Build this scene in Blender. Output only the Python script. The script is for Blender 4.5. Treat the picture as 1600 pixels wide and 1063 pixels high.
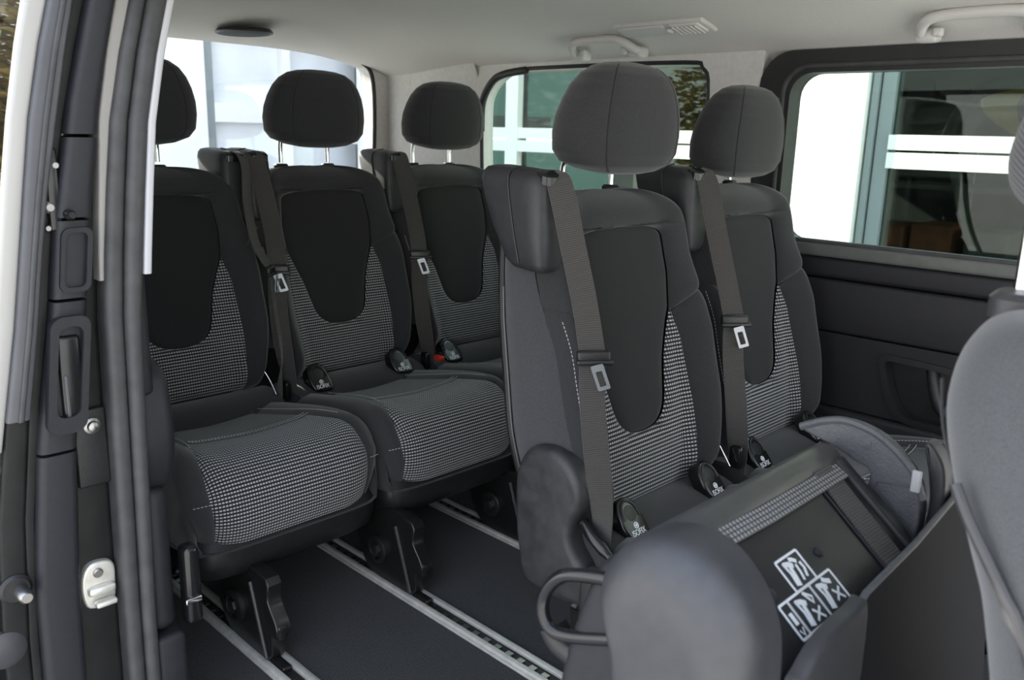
import bpy, bmesh, math
from mathutils import Vector, Matrix

for o in list(bpy.data.objects):
    bpy.data.objects.remove(o)
scene = bpy.context.scene
COL = scene.collection

# ------------------------------------------------------------------ camera
CAM = Vector((1.3732, 2.1434, 1.0964))
YAW, PITCH, ROLL, FPX = .7962, .2389, .0253, 1326.6
def cam_axes():
    cy, sy, cp, sp = math.cos(YAW), math.sin(YAW), math.cos(PITCH), math.sin(PITCH)
    f = Vector((-sy*cp, -cy*cp, -sp))
    r = f.cross(Vector((0, 0, 1))).normalized()
    u = r.cross(f)
    c, s = math.cos(ROLL), math.sin(ROLL)
    return c*r+s*u, -s*r+c*u, f
_r, _u, _f = cam_axes()
cd = bpy.data.cameras.new('camera'); cam = bpy.data.objects.new('camera', cd); COL.objects.link(cam)
cd.sensor_fit = 'HORIZONTAL'; cd.sensor_width = 36.0; cd.lens = FPX/1600*36
cd.clip_start = .02; cd.clip_end = 200
cam.matrix_world = Matrix(((_r.x, _u.x, -_f.x, CAM.x), (_r.y, _u.y, -_f.y, CAM.y), (_r.z, _u.z, -_f.z, CAM.z), (0, 0, 0, 1)))
cd.dof.use_dof = True; cd.dof.focus_distance = 1.75; cd.dof.aperture_fstop = 6.3
scene.camera = cam

# ------------------------------------------------------------------ world, sun, exposure
w = bpy.data.worlds.new('sky'); scene.world = w; w.use_nodes = True
nt = w.node_tree; nt.nodes.clear()
out = nt.nodes.new('ShaderNodeOutputWorld'); bg = nt.nodes.new('ShaderNodeBackground')
tc = nt.nodes.new('ShaderNodeTexCoord'); sp_ = nt.nodes.new('ShaderNodeSeparateXYZ'); rp = nt.nodes.new('ShaderNodeValToRGB')
rp.color_ramp.elements[0].position = 0.0; rp.color_ramp.elements[0].color = (.95, .95, .93, 1)
rp.color_ramp.elements[1].position = .8; rp.color_ramp.elements[1].color = (.62, .76, 1.0, 1)
nt.links.new(tc.outputs['Generated'], sp_.inputs[0]); nt.links.new(sp_.outputs['Z'], rp.inputs[0])
nt.links.new(rp.outputs[0], bg.inputs[0]); nt.links.new(bg.outputs[0], out.inputs[0])
bg.inputs[1].default_value = 1.0
sd = bpy.data.lights.new('sun', 'SUN'); sd.energy = 9.0; sd.angle = .009; sd.color = (1, .93, .80)
sun = bpy.data.objects.new('sun', sd); COL.objects.link(sun)
sun.rotation_euler = Vector((-.19, .86, -.47)).to_track_quat('-Z', 'Y').to_euler()
vs = scene.view_settings
vs.view_transform = 'Standard'; vs.look = 'None'; vs.gamma = 1.0; vs.use_curve_mapping = False
vs.exposure = 1.74

# ------------------------------------------------------------------ materials
MATS = {}
def mat(name, col, rough=.6, noise=0, nscale=200, bump=0, bscale=300, metal=0, spec=.5, sheen=0, coat=0):
    m = bpy.data.materials.new(name); m.use_nodes = True; MATS[name] = m
    n = m.node_tree.nodes; l = m.node_tree.links; b = n['Principled BSDF']
    b.inputs['Base Color'].default_value = (*col, 1); b.inputs['Roughness'].default_value = rough
    b.inputs['Metallic'].default_value = metal; b.inputs['Specular IOR Level'].default_value = spec
    if sheen:
        b.inputs['Sheen Weight'].default_value = sheen; b.inputs['Sheen Roughness'].default_value = .5
    if coat: b.inputs['Coat Weight'].default_value = coat; b.inputs['Coat Roughness'].default_value = .03
    if noise or bump:
        t = n.new('ShaderNodeTexCoord')
    if noise:
        z = n.new('ShaderNodeTexNoise'); z.inputs['Scale'].default_value = nscale; z.inputs['Detail'].default_value = 4
        r = n.new('ShaderNodeValToRGB')
        r.color_ramp.elements[0].position = .3; r.color_ramp.elements[1].position = .7
        r.color_ramp.elements[0].color = (*[c*(1-noise) for c in col], 1)
        r.color_ramp.elements[1].color = (*[min(1, c*(1+noise)) for c in col], 1)
        l.new(t.outputs['Object'], z.inputs['Vector']); l.new(z.outputs[0], r.inputs[0]); l.new(r.outputs[0], b.inputs['Base Color'])
    if bump:
        z = n.new('ShaderNodeTexNoise'); z.inputs['Scale'].default_value = bscale; z.inputs['Detail'].default_value = 3
        bp = n.new('ShaderNodeBump'); bp.inputs['Strength'].default_value = bump; bp.inputs['Distance'].default_value = .002
        l.new(t.outputs['Object'], z.inputs['Vector']); l.new(z.outputs[0], bp.inputs['Height']); l.new(bp.outputs[0], b.inputs['Normal'])
    return m

FAB = mat('charcoal_fabric', (.028, .028, .030), .95, .35, 700, .25, 900, sheen=.25, spec=.2)
FABC = mat('black_centre_fabric', (.018, .018, .019), .95, .3, 900, .2, 900, sheen=.15, spec=.2)
FABS = mat('grey_side_fabric', (.042, .043, .047), .95, .35, 800, .25, 900, sheen=.3, spec=.2)
FABF = mat('front_seat_grey_fabric', (.066, .067, .071), .95, .3, 900, .3, 900, sheen=.3, spec=.2)
PLA = mat('dark_grained_plastic', (.022, .022, .025), .48, .15, 60, .25, 700, spec=.45)
BEAM = mat('satin_grey_beam_plastic', (.055, .055, .055), .38, .1, 40, .2, 500)
BOARD = mat('dull_black_board', (.009, .009, .012), .75, .1, 40, .1, 500, spec=.2)
SPAN = mat('sticker_panel_plastic', (.010, .010, .014), .45, .1, 40, .2, 600)
PALE = mat('pale_jamb_edge', (.24, .23, .215), .5)
FIT = mat('ceiling_fitting_plastic', (.55, .53, .51), .5)
PLB = mat('black_gloss_plastic', (.008, .008, .009), .22, spec=.5)
PLM = mat('black_satin_plastic', (.012, .012, .013), .4, .2, 40, .15, 600, spec=.45)
PLT = mat('trim_plastic', (.0125, .0125, .016), .55, .12, 80, .25, 800, spec=.4)
PLC = mat('recliner_cover_plastic', (.030, .030, .032), .42, .35, 30, .3, 900, spec=.45)
PLG = mat('folded_seat_cover_plastic', (.036, .036, .040), .42, .1, 50, .2, 800, spec=.5)
PLS = mat('leather_grain_grey_plastic', (.085, .088, .096), .5, .1, 60, .6, 260, spec=.45)
MET = mat('black_painted_metal', (.010, .010, .010), .3, spec=.5)
ZNC = mat('bolt_zinc', (.35, .34, .33), .35, metal=1)
CHR = mat('chrome', (.85, .85, .86), .08, metal=1)
TNG = mat('latch_steel', (.30, .32, .34), .3, metal=.5)
CREAM = mat('cream_door_reflection', (.34, .33, .31), .25, spec=.5)  # cream colour stands in for bright reflections on the black door paint
ALU = mat('rail_aluminium', (.62, .60, .56), .45, .12, 40, .1, 200, metal=.35)
ALD = mat('rail_slot', (.03, .03, .03), .5, metal=.5)
CARP = mat('carpet', (.026, .026, .028), 1.0, .6, 260, 1.0, 320, sheen=.2, spec=.1)
HEAD = mat('headliner_cloth', (.62, .598, .568), .95, .06, 400, .15, 600, spec=.2)
TRIML = mat('light_grey_trim', (.62, .60, .575), .6, .05, 60, .1, 600, spec=.4)
TRIMW = mat('pale_pillar_trim', (.42, .42, .44), .5)
RUB = mat('rubber_seal', (.045, .045, .047), .55, .2, 30, .1, 300, spec=.4)
RUBB = mat('window_surround_rubber', (.012, .012, .013), .5, .2, 30, .1, 300)
PAINT = mat('black_car_paint', (.010, .010, .011), .12, spec=.5, coat=1)
JAMB = mat('jamb_black_paint', (.008, .008, .008), .5, .4, 20, spec=.3)
DGREY = mat('door_grey_weatherstrip', (.06, .061, .068), .4, .1, 20, spec=.5)
ZINC = mat('zinc_latch', (.70, .68, .62), .35, .1, 60, metal=.6)
RED = mat('red_button_plastic', (.5, .02, .01), .4)
WHITE = mat('white_print', (.80, .82, .86), .5)
STI = mat('sticker_black', (.012, .013, .022), .4)
THR = mat('pale_thread', (.42, .42, .42), .9)
BWHITE = mat('white_painted_frame', (.82, .82, .79), .5, .03, 3)
BGREY = mat('grey_frame_paint', (.22, .25, .26), .5)
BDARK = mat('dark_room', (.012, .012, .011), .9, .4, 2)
YEL = mat('yellow_machine_paint', (.75, .48, .06), .5)
ORG = mat('orange_brown_crate', (.35, .11, .05), .7, .4, 8)
GRND = mat('pale_concrete_ground', (.42, .41, .39), .9, .25, 3, .3, 20)
BARK = mat('dry_tree_bark', (.16, .11, .06), .9, .4, 20)
LEAF = mat('autumn_leaves', (.34, .24, .07), .8, .5, 6)
HOLE = mat('speaker_grille_black', (.02, .02, .02), .7, .3, 400)
SILL = mat('grey_window_sill', (.11, .115, .11), .55, .1, 30)
SHLF = mat('grey_metal_shelf', (.14, .13, .12), .6)

def weave(name, base, light, cu, cv, du, dv, row2=False):
    m = mat(name, base, .95, spec=.2, sheen=.2)
    n = m.node_tree.nodes; l = m.node_tree.links; b = n['Principled BSDF']
    uv = n.new('ShaderNodeUVMap'); s = n.new('ShaderNodeSeparateXYZ'); l.new(uv.outputs[0], s.inputs[0])
    def mth(op, a, c=None, v=None):
        x = n.new('ShaderNodeMath'); x.operation = op
        l.new(a, x.inputs[0])
        if c is not None: l.new(c, x.inputs[1])
        if v is not None: x.inputs[1].default_value = v
        return x.outputs[0]
    def band(o, cell, duty):
        f = mth('FRACT', mth('MULTIPLY', o, v=1/cell))
        d = mth('ABSOLUTE', mth('SUBTRACT', f, v=.5))
        r = n.new('ShaderNodeMapRange'); r.interpolation_type = 'SMOOTHSTEP'
        r.inputs['From Min'].default_value = duty/2+.1; r.inputs['From Max'].default_value = duty/2-.1
        r.inputs['To Min'].default_value = 0; r.inputs['To Max'].default_value = 1
        l.new(d, r.inputs['Value']); return r.outputs[0]
    bu = band(s.outputs['X'], cu, du); bv = band(s.outputs['Y'], cv, dv)
    k = mth('MULTIPLY', bu, bv)
    mx = n.new('ShaderNodeMix'); mx.data_type = 'RGBA'
    mx.inputs['A'].default_value = (*base, 1); mx.inputs['B'].default_value = (*light, 1)
    l.new(k, mx.inputs['Factor']); l.new(mx.outputs['Result'], b.inputs['Base Color'])
    bp = n.new('ShaderNodeBump'); bp.inputs['Strength'].default_value = .5; bp.inputs['Distance'].default_value = .003
    l.new(bv, bp.inputs['Height']); l.new(bp.outputs[0], b.inputs['Normal'])
    return m
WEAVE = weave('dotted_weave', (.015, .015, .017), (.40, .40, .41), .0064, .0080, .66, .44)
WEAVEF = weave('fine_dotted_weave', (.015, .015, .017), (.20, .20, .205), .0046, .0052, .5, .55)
RIB = weave('ribbed_strip_weave', (.02, .02, .02), (.28, .28, .28), .006, .007, .7, .6)
RIBH = weave('ribbed_headrest_weave', (.045, .045, .05), (.11, .11, .12), .5, .0045, 1.5, .5)
BELT = weave('belt_webbing', (.040, .038, .036), (.085, .080, .076), .003, .004, .6, .6)

def glassmat(name, tint, gl=.07, rough=0.0):
    m = bpy.data.materials.new(name); m.use_nodes = True; n = m.node_tree.nodes; l = m.node_tree.links; n.clear()
    o = n.new('ShaderNodeOutputMaterial'); t = n.new('ShaderNodeBsdfTransparent'); t.inputs[0].default_value = (*tint, 1)
    g = n.new('ShaderNodeBsdfGlossy'); g.inputs['Roughness'].default_value = rough
    mx = n.new('ShaderNodeMixShader'); mx.inputs[0].default_value = gl
    l.new(t.outputs[0], mx.inputs[1]); l.new(g.outputs[0], mx.inputs[2]); l.new(mx.outputs[0], o.inputs[0])
    return m
GLASS = glassmat('green_tinted_glass', (.80, .88, .82), .022)
GLASSR = glassmat('clear_glass', (.9, .92, .92), .06)
GLASSB = glassmat('garage_glass', (.55, .60, .58), .022)
GLASSQ = glassmat('workshop_glass', (.12, .22, .21), .10)

# ------------------------------------------------------------------ mesh helpers
def link_mesh(name, me, m, parent=None):
    o = bpy.data.objects.new(name, me); COL.objects.link(o)
    if me.materials: pass
    else: me.materials.append(m)
    if parent is not None: o.parent = parent
    return o
def make_me(name, verts, faces, uvs=None, smooth=True, fix=False, sharp=None):
    me = bpy.data.meshes.new(name); me.from_pydata([tuple(v) for v in verts], [], faces); me.update()
    if uvs:
        ul = me.uv_layers.new(name='UVMap')
        for lp in me.loops: ul.data[lp.index].uv = uvs[lp.vertex_index]
    if fix:
        bm = bmesh.new(); bm.from_mesh(me); bmesh.ops.recalc_face_normals(bm, faces=bm.faces); bm.to_mesh(me); bm.free()
    if smooth:
        me.polygons.foreach_set('use_smooth', [True]*len(me.polygons))
        if sharp is not None: me.set_sharp_from_angle(angle=math.radians(sharp))
    return me
def smooth(a, b, x):
    t = max(0, min(1, (x-a)/(b-a))); return t*t*(3-2*t)
def interp(pts, t):
    if t <= pts[0][0]: return pts[0][1]
    for (a, va), (b, vb) in zip(pts, pts[1:]):
        if t <= b:
            k = (t-a)/(b-a); return va+(vb-va)*k
    return pts[-1][1]
def grid_data(us, vs_, fn):
    V, U, F = [], [], []
    for j, v in enumerate(vs_):
        for i, u in enumerate(us):
            p, uv = fn(u, v); V.append(p); U.append(uv)
    n = len(us)
    for j in range(len(vs_)-1):
        for i in range(n-1):
            F.append((j*n+i, j*n+i+1, (j+1)*n+i+1, (j+1)*n+i))
    return V, F, U
class MB:
    def __init__(s): s.V, s.F, s.U = [], [], []
    def add(s, V, F, U=None):
        k = len(s.V); s.V += [tuple(v) for v in V]; s.F += [tuple(i+k for i in f) for f in F]; s.U += (U if U else [(0, 0)]*len(V))
        return s
    def box(s, c, d, rot=None):
        V = []
        for z in (-1, 1):
            for y in (-1, 1):
                for x in (-1, 1):
                    p = Vector((x*d[0]/2, y*d[1]/2, z*d[2]/2))
                    if rot is not None: p = rot @ p
                    V.append(p+Vector(c))
        return s.add(V, [(0, 2, 3, 1), (4, 5, 7, 6), (0, 1, 5, 4), (2, 6, 7, 3), (0, 4, 6, 2), (1, 3, 7, 5)])
    def rings(s, R, closed=True, cap0=True, cap1=True, uvs=None):
        n = len(R[0]); V = [p for r in R for p in r]; F = []
        for j in range(len(R)-1):
            for i in range(n if closed else n-1):
                k = (i+1) % n
                F.append((j*n+i, j*n+k, (j+1)*n+k, (j+1)*n+i))
        if cap0: F.append(tuple(reversed(range(n))))
        if cap1: F.append(tuple((len(R)-1)*n+i for i in range(n)))
        return s.add(V, F, uvs)
    def tube(s, path, r, n=10, cap=True):
        path = [Vector(p) for p in path]; R = []; ref = None
        for i, p in enumerate(path):
            t = (path[min(i+1, len(path)-1)]-path[max(i-1, 0)]).normalized()
            if ref is None:
                ref = Vector((0, 0, 1)) if abs(t.z) < .9 else Vector((1, 0, 0))
            a = (ref-t*ref.dot(t)).normalized(); ref = a; b = t.cross(a)
            rr = r[i] if isinstance(r, (list, tuple)) else r
            R.append([p+(a*math.cos(2*math.pi*k/n)+b*math.sin(2*math.pi*k/n))*rr for k in range(n)])
        return s.rings(R, True, cap, cap)
    def ribbon(s, path, wd, width, th, v0=0):
        """flat strip along path; wd = width direction(s)"""
        path = [Vector(p) for p in path]; R = []; U = []; d = v0
        for i, p in enumerate(path):
            t = (path[min(i+1, len(path)-1)]-path[max(i-1, 0)]).normalized()
            a = Vector(wd[i] if isinstance(wd, list) else wd); a = (a-t*a.dot(t)).normalized(); nn = t.cross(a)
            wi = (width[i] if isinstance(width, list) else width)/2
            if i: d += (p-path[i-1]).length
            R.append([p+a*wi+nn*th/2, p-a*wi+nn*th/2, p-a*wi-nn*th/2, p+a*wi-nn*th/2])
            U += [(wi, d), (-wi, d), (-wi, d), (wi, d)]
        return s.rings(R, True, True, True, U)
    def me(s, name, sm=True, sharp=40, fix=True): return make_me(name, s.V, s.F, s.U, sm, fix, sharp)
    def build(s, name, m, parent=None, sm=True, sharp=40): return link_mesh(name, s.me(name, sm, sharp), m, parent)
def spline(pts, n=8):
    P = [Vector(p) for p in pts]; out = []
    for i in range(len(P)-1):
        p0, p1, p2, p3 = P[max(i-1, 0)], P[i], P[i+1], P[min(i+2, len(P)-1)]
        for k in range(n):
            t = k/n
            out.append(.5*((2*p1)+(p2-p0)*t+(2*p0-5*p1+4*p2-p3)*t*t+(3*p1-p0-3*p2+p3)*t**3))
    out.append(P[-1]); return out
def superring(cx, cy, hx, hy, z, n=4.0, k=32, tilt=0):
    R = []
    for i in range(k):
        a = 2*math.pi*i/k; c, s = math.cos(a), math.sin(a)
        x = math.copysign(abs(c)**(2/n), c)*hx; y = math.copysign(abs(s)**(2/n), s)*hy
        R.append((cx+x, cy+y, z+tilt*y))
    return R
def rbox(name, c, d, r, m, parent=None, seg=3, rot=None):
    bm = bmesh.new(); bmesh.ops.create_cube(bm, size=1)
    bmesh.ops.scale(bm, vec=d, verts=bm.verts)
    bmesh.ops.bevel(bm, geom=list(bm.edges), offset=min(r, min(d)*.49), segments=seg, affect='EDGES', profile=.5)
    if rot is not None: bmesh.ops.transform(bm, matrix=rot.to_4x4(), verts=bm.verts)
    bmesh.ops.translate(bm, vec=c, verts=bm.verts)
    me = bpy.data.meshes.new(name); bm.to_mesh(me); bm.free()
    me.polygons.foreach_set('use_smooth', [True]*len(me.polygons)); me.set_sharp_from_angle(angle=math.radians(50))
    return link_mesh(name, me, m, parent)
def offset_poly(P, d):
    n = len(P); out = []
    A = sum(P[i][0]*P[(i+1) % n][1]-P[(i+1) % n][0]*P[i][1] for i in range(n))
    sg = 1 if A > 0 else -1
    for i in range(n):
        a, b, c = P[i-1], P[i], P[(i+1) % n]
        e1 = Vector((b[0]-a[0], b[1]-a[1])).normalized(); e2 = Vector((c[0]-b[0], c[1]-b[1])).normalized()
        n1 = Vector((-e1.y, e1.x))*sg; n2 = Vector((-e2.y, e2.x))*sg
        m = (n1+n2); m = m/max(.4, m.length)*1.0
        k = 1/max(.5, m.normalized().dot(n1))
        out.append((b[0]+m.normalized().x*d*k, b[1]+m.normalized().y*d*k))
    return out
def rplate(P, a0, a1, r, to3, both=False, seg=5):
    """plate with outline P, between depths a0 and a1, edge rounded at a1 (and a0)"""
    mb = MB(); R = []; s = 1 if a1 > a0 else -1
    if both:
        for k in range(seg, 0, -1):
            an = math.pi/2*k/seg
            R.append([to3(q, a0+s*r*(1-math.cos(math.pi/2-an)) if False else a0+s*r*(1-math.cos(an)) if False else a0+s*(r-r*math.sin(an))) for q in offset_poly(P, r*(1-math.cos(an)))])
    else:
        R.append([to3(q, a0) for q in P])
    R.append([to3(q, a0+s*r) if both else to3(q, a1-s*r) for q in P])
    if both: R.append([to3(q, a1-s*r) for q in P])
    for k in range(1, seg+1):
        an = math.pi/2*k/seg
        R.append([to3(q, a1-s*r+s*r*math.sin(an)) for q in offset_poly(P, r*(1-math.cos(an)))])
    mb.rings(R); return mb
def X3(q, a): return Vector((a, q[0], q[1]))
def smoothpoly(P, n=5):
    P = [Vector((a, b, 0)) for a, b in P]; N = len(P); out = []
    for i in range(N):
        p0, p1, p2, p3 = P[i-1], P[i], P[(i+1) % N], P[(i+2) % N]
        for k in range(n):
            t = k/n
            q = .5*((2*p1)+(p2-p0)*t+(2*p0-5*p1+4*p2-p3)*t*t+(3*p1-p0-3*p2+p3)*t**3); out.append((q.x, q.y))
    return out
def rrect(x0, x1, y0, y1, r, k=6):
    out = []
    for cx, cy, a in ((x1-r, y0+r, -90), (x1-r, y1-r, 0), (x0+r, y1-r, 90), (x0+r, y0+r, 180)):
        for i in range(k+1):
            t = math.radians(a+90*i/k); out.append((cx+r*math.cos(t), cy+r*math.sin(t)))
    return out
def holed(name, outer, inners, a0, a1, to3, m, parent=None, sharp=30):
    """plate with holes, real thickness"""
    bm = bmesh.new(); loops = []
    for L in [outer]+inners:
        vs1 = [bm.verts.new(to3(q, a0)) for q in L]
        es = [bm.edges.new((vs1[i], vs1[(i+1) % len(vs1)])) for i in range(len(vs1))]
        loops.append((vs1, es, L))
    bmesh.ops.triangle_fill(bm, use_beauty=True, edges=[e for l in loops for e in l[1]])
    f0 = list(bm.faces)
    top = {}
    for vs1, es, L in loops:
        for v, q in zip(vs1, L): top[v] = bm.verts.new(to3(q, a1))
    for f in f0: bm.faces.new([top[v] for v in reversed(f.verts)])
    for vs1, es, L in loops:
        n = len(vs1)
        for i in range(n):
            bm.faces.new((vs1[i], vs1[(i+1) % n], top[vs1[(i+1) % n]], top[vs1[i]]))
    bmesh.ops.recalc_face_normals(bm, faces=bm.faces)
    me = bpy.data.meshes.new(name); bm.to_mesh(me); bm.free()
    me.polygons.foreach_set('use_smooth', [True]*len(me.polygons)); me.set_sharp_from_angle(angle=math.radians(sharp))
    return link_mesh(name, me, m, parent)
def text_me(body, size):
    c = bpy.data.curves.new('lettering', 'FONT'); c.body = body; c.size = size; c.align_x = 'CENTER'; c.align_y = 'CENTER'; c.extrude = .0002
    o = bpy.data.objects.new('lettering', c); COL.objects.link(o)
    dg = bpy.context.evaluated_depsgraph_get(); me = bpy.data.meshes.new_from_object(o.evaluated_get(dg))
    bpy.data.objects.remove(o); return me
def empty(name, loc=(0, 0, 0)):
    o = bpy.data.objects.new(name, None); o.empty_display_size = .05; o.location = loc; COL.objects.link(o); return o
def tag(o, label=None, cat=None, group=None, kind=None):
    if label: o['label'] = label
    if cat: o['category'] = cat
    if group: o['group'] = group
    if kind: o['kind'] = kind
    return o
def struct(o): o['kind'] = 'structure'; return o

# ================================================================== SETTING: van body
floor_ob = struct(MB().box((0, .85, -.02), (1.66, 3.1, .04)).build('floor', CARP, sm=False))
# left wall panels -------------------------------------------------
wl = struct(empty('wall_left', (-.8, .8, 0)))
def wbox(name, y0, y1, z0, z1, x0, x1, r, m):
    return rbox(name, ((x0+x1)/2+.8, (y0+y1)/2-.8, (z0+z1)/2), (abs(x1-x0), y1-y0, z1-z0), r, m, wl)
wbox('kick_panel', -.68, 2.4, 0, .30, -.86, -.775, .012, PLT)
wbox('ledge_panel', -.68, 2.4, .302, .40, -.86, -.785, .012, PLT)
def WL(q, a): return Vector((a+.8, q[0]-.8, q[1]))
pocket = smoothpoly([(1.352, .555), (1.40, .562), (1.60, .552), (1.75, .545), (1.79, .50), (1.75, .43), (1.60, .415), (1.43, .412), (1.385, .45), (1.36, .51)], 4)
lp = holed('lower_panel', [(-.68, .404), (2.4, .404), (2.4, .601), (-.68, .601)], [pocket], -.86, -.80, WL, PLT, wl)
holed('pocket_rim', [*offset_poly(pocket, -.010)], [offset_poly(pocket, .006)], -.803, -.794, WL, PLM, lp)
mb = MB(); g = [(y, z) for y, z in ((1.3, .38), (1.85, .38), (1.85, .6), (1.3, .6))]
rplate(g, -.866, -.848, .004, WL).build('pocket_back', PLM, lp)
MB().tube(spline([WL((1.455, .555), -.84), WL((1.47, .50), -.835), WL((1.49, .45), -.838), WL((1.53, .42), -.845)]), .014).build('pocket_fold', PLA, lp)
wbox('middle_panel', -.68, 2.4, .604, .7415, -.86, -.797, .008, PLT)
wbox('upper_panel', -.68, 2.4, .744, .80, -.86, -.80, .012, PLT)
wbox('sill_strip', .90, 2.4, .800, .834, -.86, -.790, .008, SILL)
wbox('outer_panel', -.70, 2.4, -.02, .83, -.90, -.868, .008, PAINT)
wbox('quarter_sill', -.68, .90, .800, .832, -.86, -.795, .008, TRIML)
# window surrounds
f = holed('trim_1', rrect(.93, 2.5, .815, 1.325, .09), [rrect(1.02, 2.42, .835, 1.268, .06)], -.865, -.80, X3, RUBB); struct(f)
MB().tube([X3(q, -.802) for q in rrect(1.00, 2.44, .836, 1.285, .07)]+[X3(rrect(1.00, 2.44, .836, 1.285, .07)[0], -.802)], .008).build('window_seal', RUB, f)
f2 = holed('trim_2', [(-.20, .83), (.935, .83), (.935, 1.345), (-.24, 1.36)], [smoothpoly([(-.14, .84), (.70, .84), (.765, .88), (.770, 1.22), (.745, 1.29), (.68, 1.308), (.2, 1.312), (.0, 1.308), (-.09, 1.285), (-.155, 1.23), (-.17, 1.15), (-.16, .9)], 4)], -.862, -.802, X3, TRIML); struct(f2)
MB().tube([X3(q, -.806) for q in smoothpoly([(-.13, .84), (.0, .838), (.35, .838), (.70, .838), (.765, .88), (.770, 1.22), (.745, 1.29), (.68, 1.308), (.2, 1.312), (.0, 1.308), (-.09, 1.285), (-.155, 1.23), (-.17, 1.15), (-.16, .9)], 4)], .007).build('rubber_rim', RUBB, f2)
MB().tube(spline([X3(q, -.803) for q in ((-.17, 1.10), (-.165, 1.20), (-.12, 1.268), (-.06, 1.295), (.05, 1.306))]), .013).build('rubber_rim', RUBB, f2)
win1 = struct(MB().box((-.85, 1.72, 1.05), (.005, 1.45, .47)).build('window_1', GLASS, sm=False))
win2 = struct(MB().box((-.85, .30, 1.075), (.005, .97, .50)).build('window_2', GLASS, sm=False))
# D pillar
def dp(u, v):
    y = -.19-.49*u; z = .80+.60*v; x = -.803+.045*u
    x += .05*smooth(.8, 1, v)
    return (x, y, z), (u, v)
V, F, U = grid_data([i/16 for i in range(17)], [i/16 for i in range(17)], dp)
dpl = struct(link_mesh('trim_3', make_me('trim', V, F, U), TRIML))
rbox('clip_cover', (-.772, -.565, 1.283), (.006, .06, .035), .003, TRIML, dpl)
# ceiling
def cz(x, y): return 1.425-.115*(abs(x)/.84)**4-.05*smooth(-.1, -.72, y)-.0
def cl(u, v):
    x = -.86+1.72*u; y = -.74+3.5*v
    return (x, y, cz(x, y)), (x, y)
V, F, U = grid_data([i/40 for i in range(41)], [i/40 for i in range(41)], cl)
ceil = struct(link_mesh('ceiling', make_me('ceiling', V, F, U), HEAD))
ro = MB().box((0, 1.0, 1.50), (1.74, 3.6, .05)).build('roof_skin', PAINT, ceil, sm=False)
# rear wall with window
def Y3(q, a): return Vector((q[0], a, q[1]))
hole = smoothpoly([(-.60, .86), (.60, .86), (.66, .92), (.675, 1.25), (.63, 1.345), (.50, 1.372), (0, 1.388), (-.50, 1.374), (-.64, 1.345), (-.692, 1.27), (-.69, 1.0), (-.66, .90)], 5)
wr = struct(holed('wall_rear', [(-.86, 0), (.86, 0), (.86, 1.46), (-.86, 1.46)], [hole], -.74, -.67, Y3, TRIML))
MB().tube([Y3(q, -.668) for q in hole]+[Y3(hole[0], -.668)], .008).build('rubber_rim', RUBB, wr)
rbox('tailgate_panel', (0, -.655, .42), (1.5, .02, .82), .008, PLT, wr)
win3 = struct(MB().box((0, -.72, 1.12), (1.42, .005, .58)).build('window_3', GLASSR, sm=False))
hd = struct(rbox('trim_8', (.835, 1.77, 1.41), (.07, 1.86, .14), .01, PLT))  # roof side rail out of view, added to keep sun off the front seat
# right wall behind the door opening
wrt = struct(holed('wall_right', [(-.72, 0), (.69, 0), (.69, .85), (.69, 1.2), (.69, 1.40), (-.72, 1.40)], [rrect(-.30, .55, .86, 1.28, .06)], .865, .835, X3, PLT))
rbox('body_side', (.885, -.02, .20), (.03, 1.38, 1.25), .01, PAINT, wrt)
win4 = struct(MB().box((.85, .0, 1.07), (.005, 1.12, .44)).build('window_4', GLASS, sm=False))
# ceiling fittings -------------------------------------------------
def ceil_x(z, side=-1):
    return side*.84*((1.425-z)/.115)**.25
def handle(name, y0, y1, label, zt=1.358):
    e = tag(empty(name, (-.70, (y0+y1)/2, 1.36)), label, 'handle'); h = (y1-y0)/2
    pts = [(-.045, -h+.012, -.022), (-.005, -h+.012, -.020), (.030, -h+.035, .0), (.036, -h*.4, .008), (.036, h*.4, .008), (.030, h-.035, .0), (-.005, h-.012, -.020), (-.045, h-.012, -.022)]
    R = []; P = spline(pts, 5)
    MB().tube(P, .0125, 10).build('grip', FIT, e)
    for s in (-1, 1):
        rbox('mount', (-.030, s*(h-.02), -.026), (.045, .05, .03), .01, FIT, e)
        rbox('screw_cap', (-.004, s*(h-.05), -.022), (.02, .022, .02), .006, FIT, e)
    return e
handle('grab_handle', .335, .59, 'pale grey grab handle above the rear quarter window, left of the ceiling lamp')
handle('grab_handle', 1.36, 1.64, 'pale grey grab handle above the large sliding side window at the upper right')
lamp = tag(empty('ceiling_lamp', (-.635, .72, 1.384)), 'flat pale rectangular ceiling lamp with louvre beside the grab handle', 'lamp')
rot = Matrix.Rotation(math.radians(-13.3), 3, 'Y')
rbox('frame', (0, 0, 0), (.085, .29, .014), .005, FIT, lamp, rot=rot)
rbox('lens', (.006, -.055, -.004), (.06, .15, .014), .004, FIT, lamp, rot=rot)
rbox('louvre_panel', (.006, .085, -.004), (.06, .09, .014), .004, HEAD, lamp, rot=rot)
for i in range(6): rbox('slat', (.006, .05+i*.014, -.012), (.055, .003, .006), .001, FIT, lamp, rot=rot)
rbox('switch', (.012, .032, -.012), (.02, .012, .01), .003, TRIML, lamp, rot=rot)
spk = tag(empty('ceiling_speaker', (-.02, -.42, 1.385)), 'dark oval grille on the ceiling edge above the rear window', 'speaker')
MB().rings([superring(0, 0, .075, .10, .004, 2), superring(0, 0, .075, .10, -.004, 2), superring(0, 0, .068, .09, -.008, 2), superring(0, 0, .03, .04, -.010, 2)]).build('grille', HOLE, spk)
MB().tube([(.076*math.cos(a*.1963), .101*math.sin(a*.1963), -.004) for a in range(33)], .005).build('bezel', PLM, spk)
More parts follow.
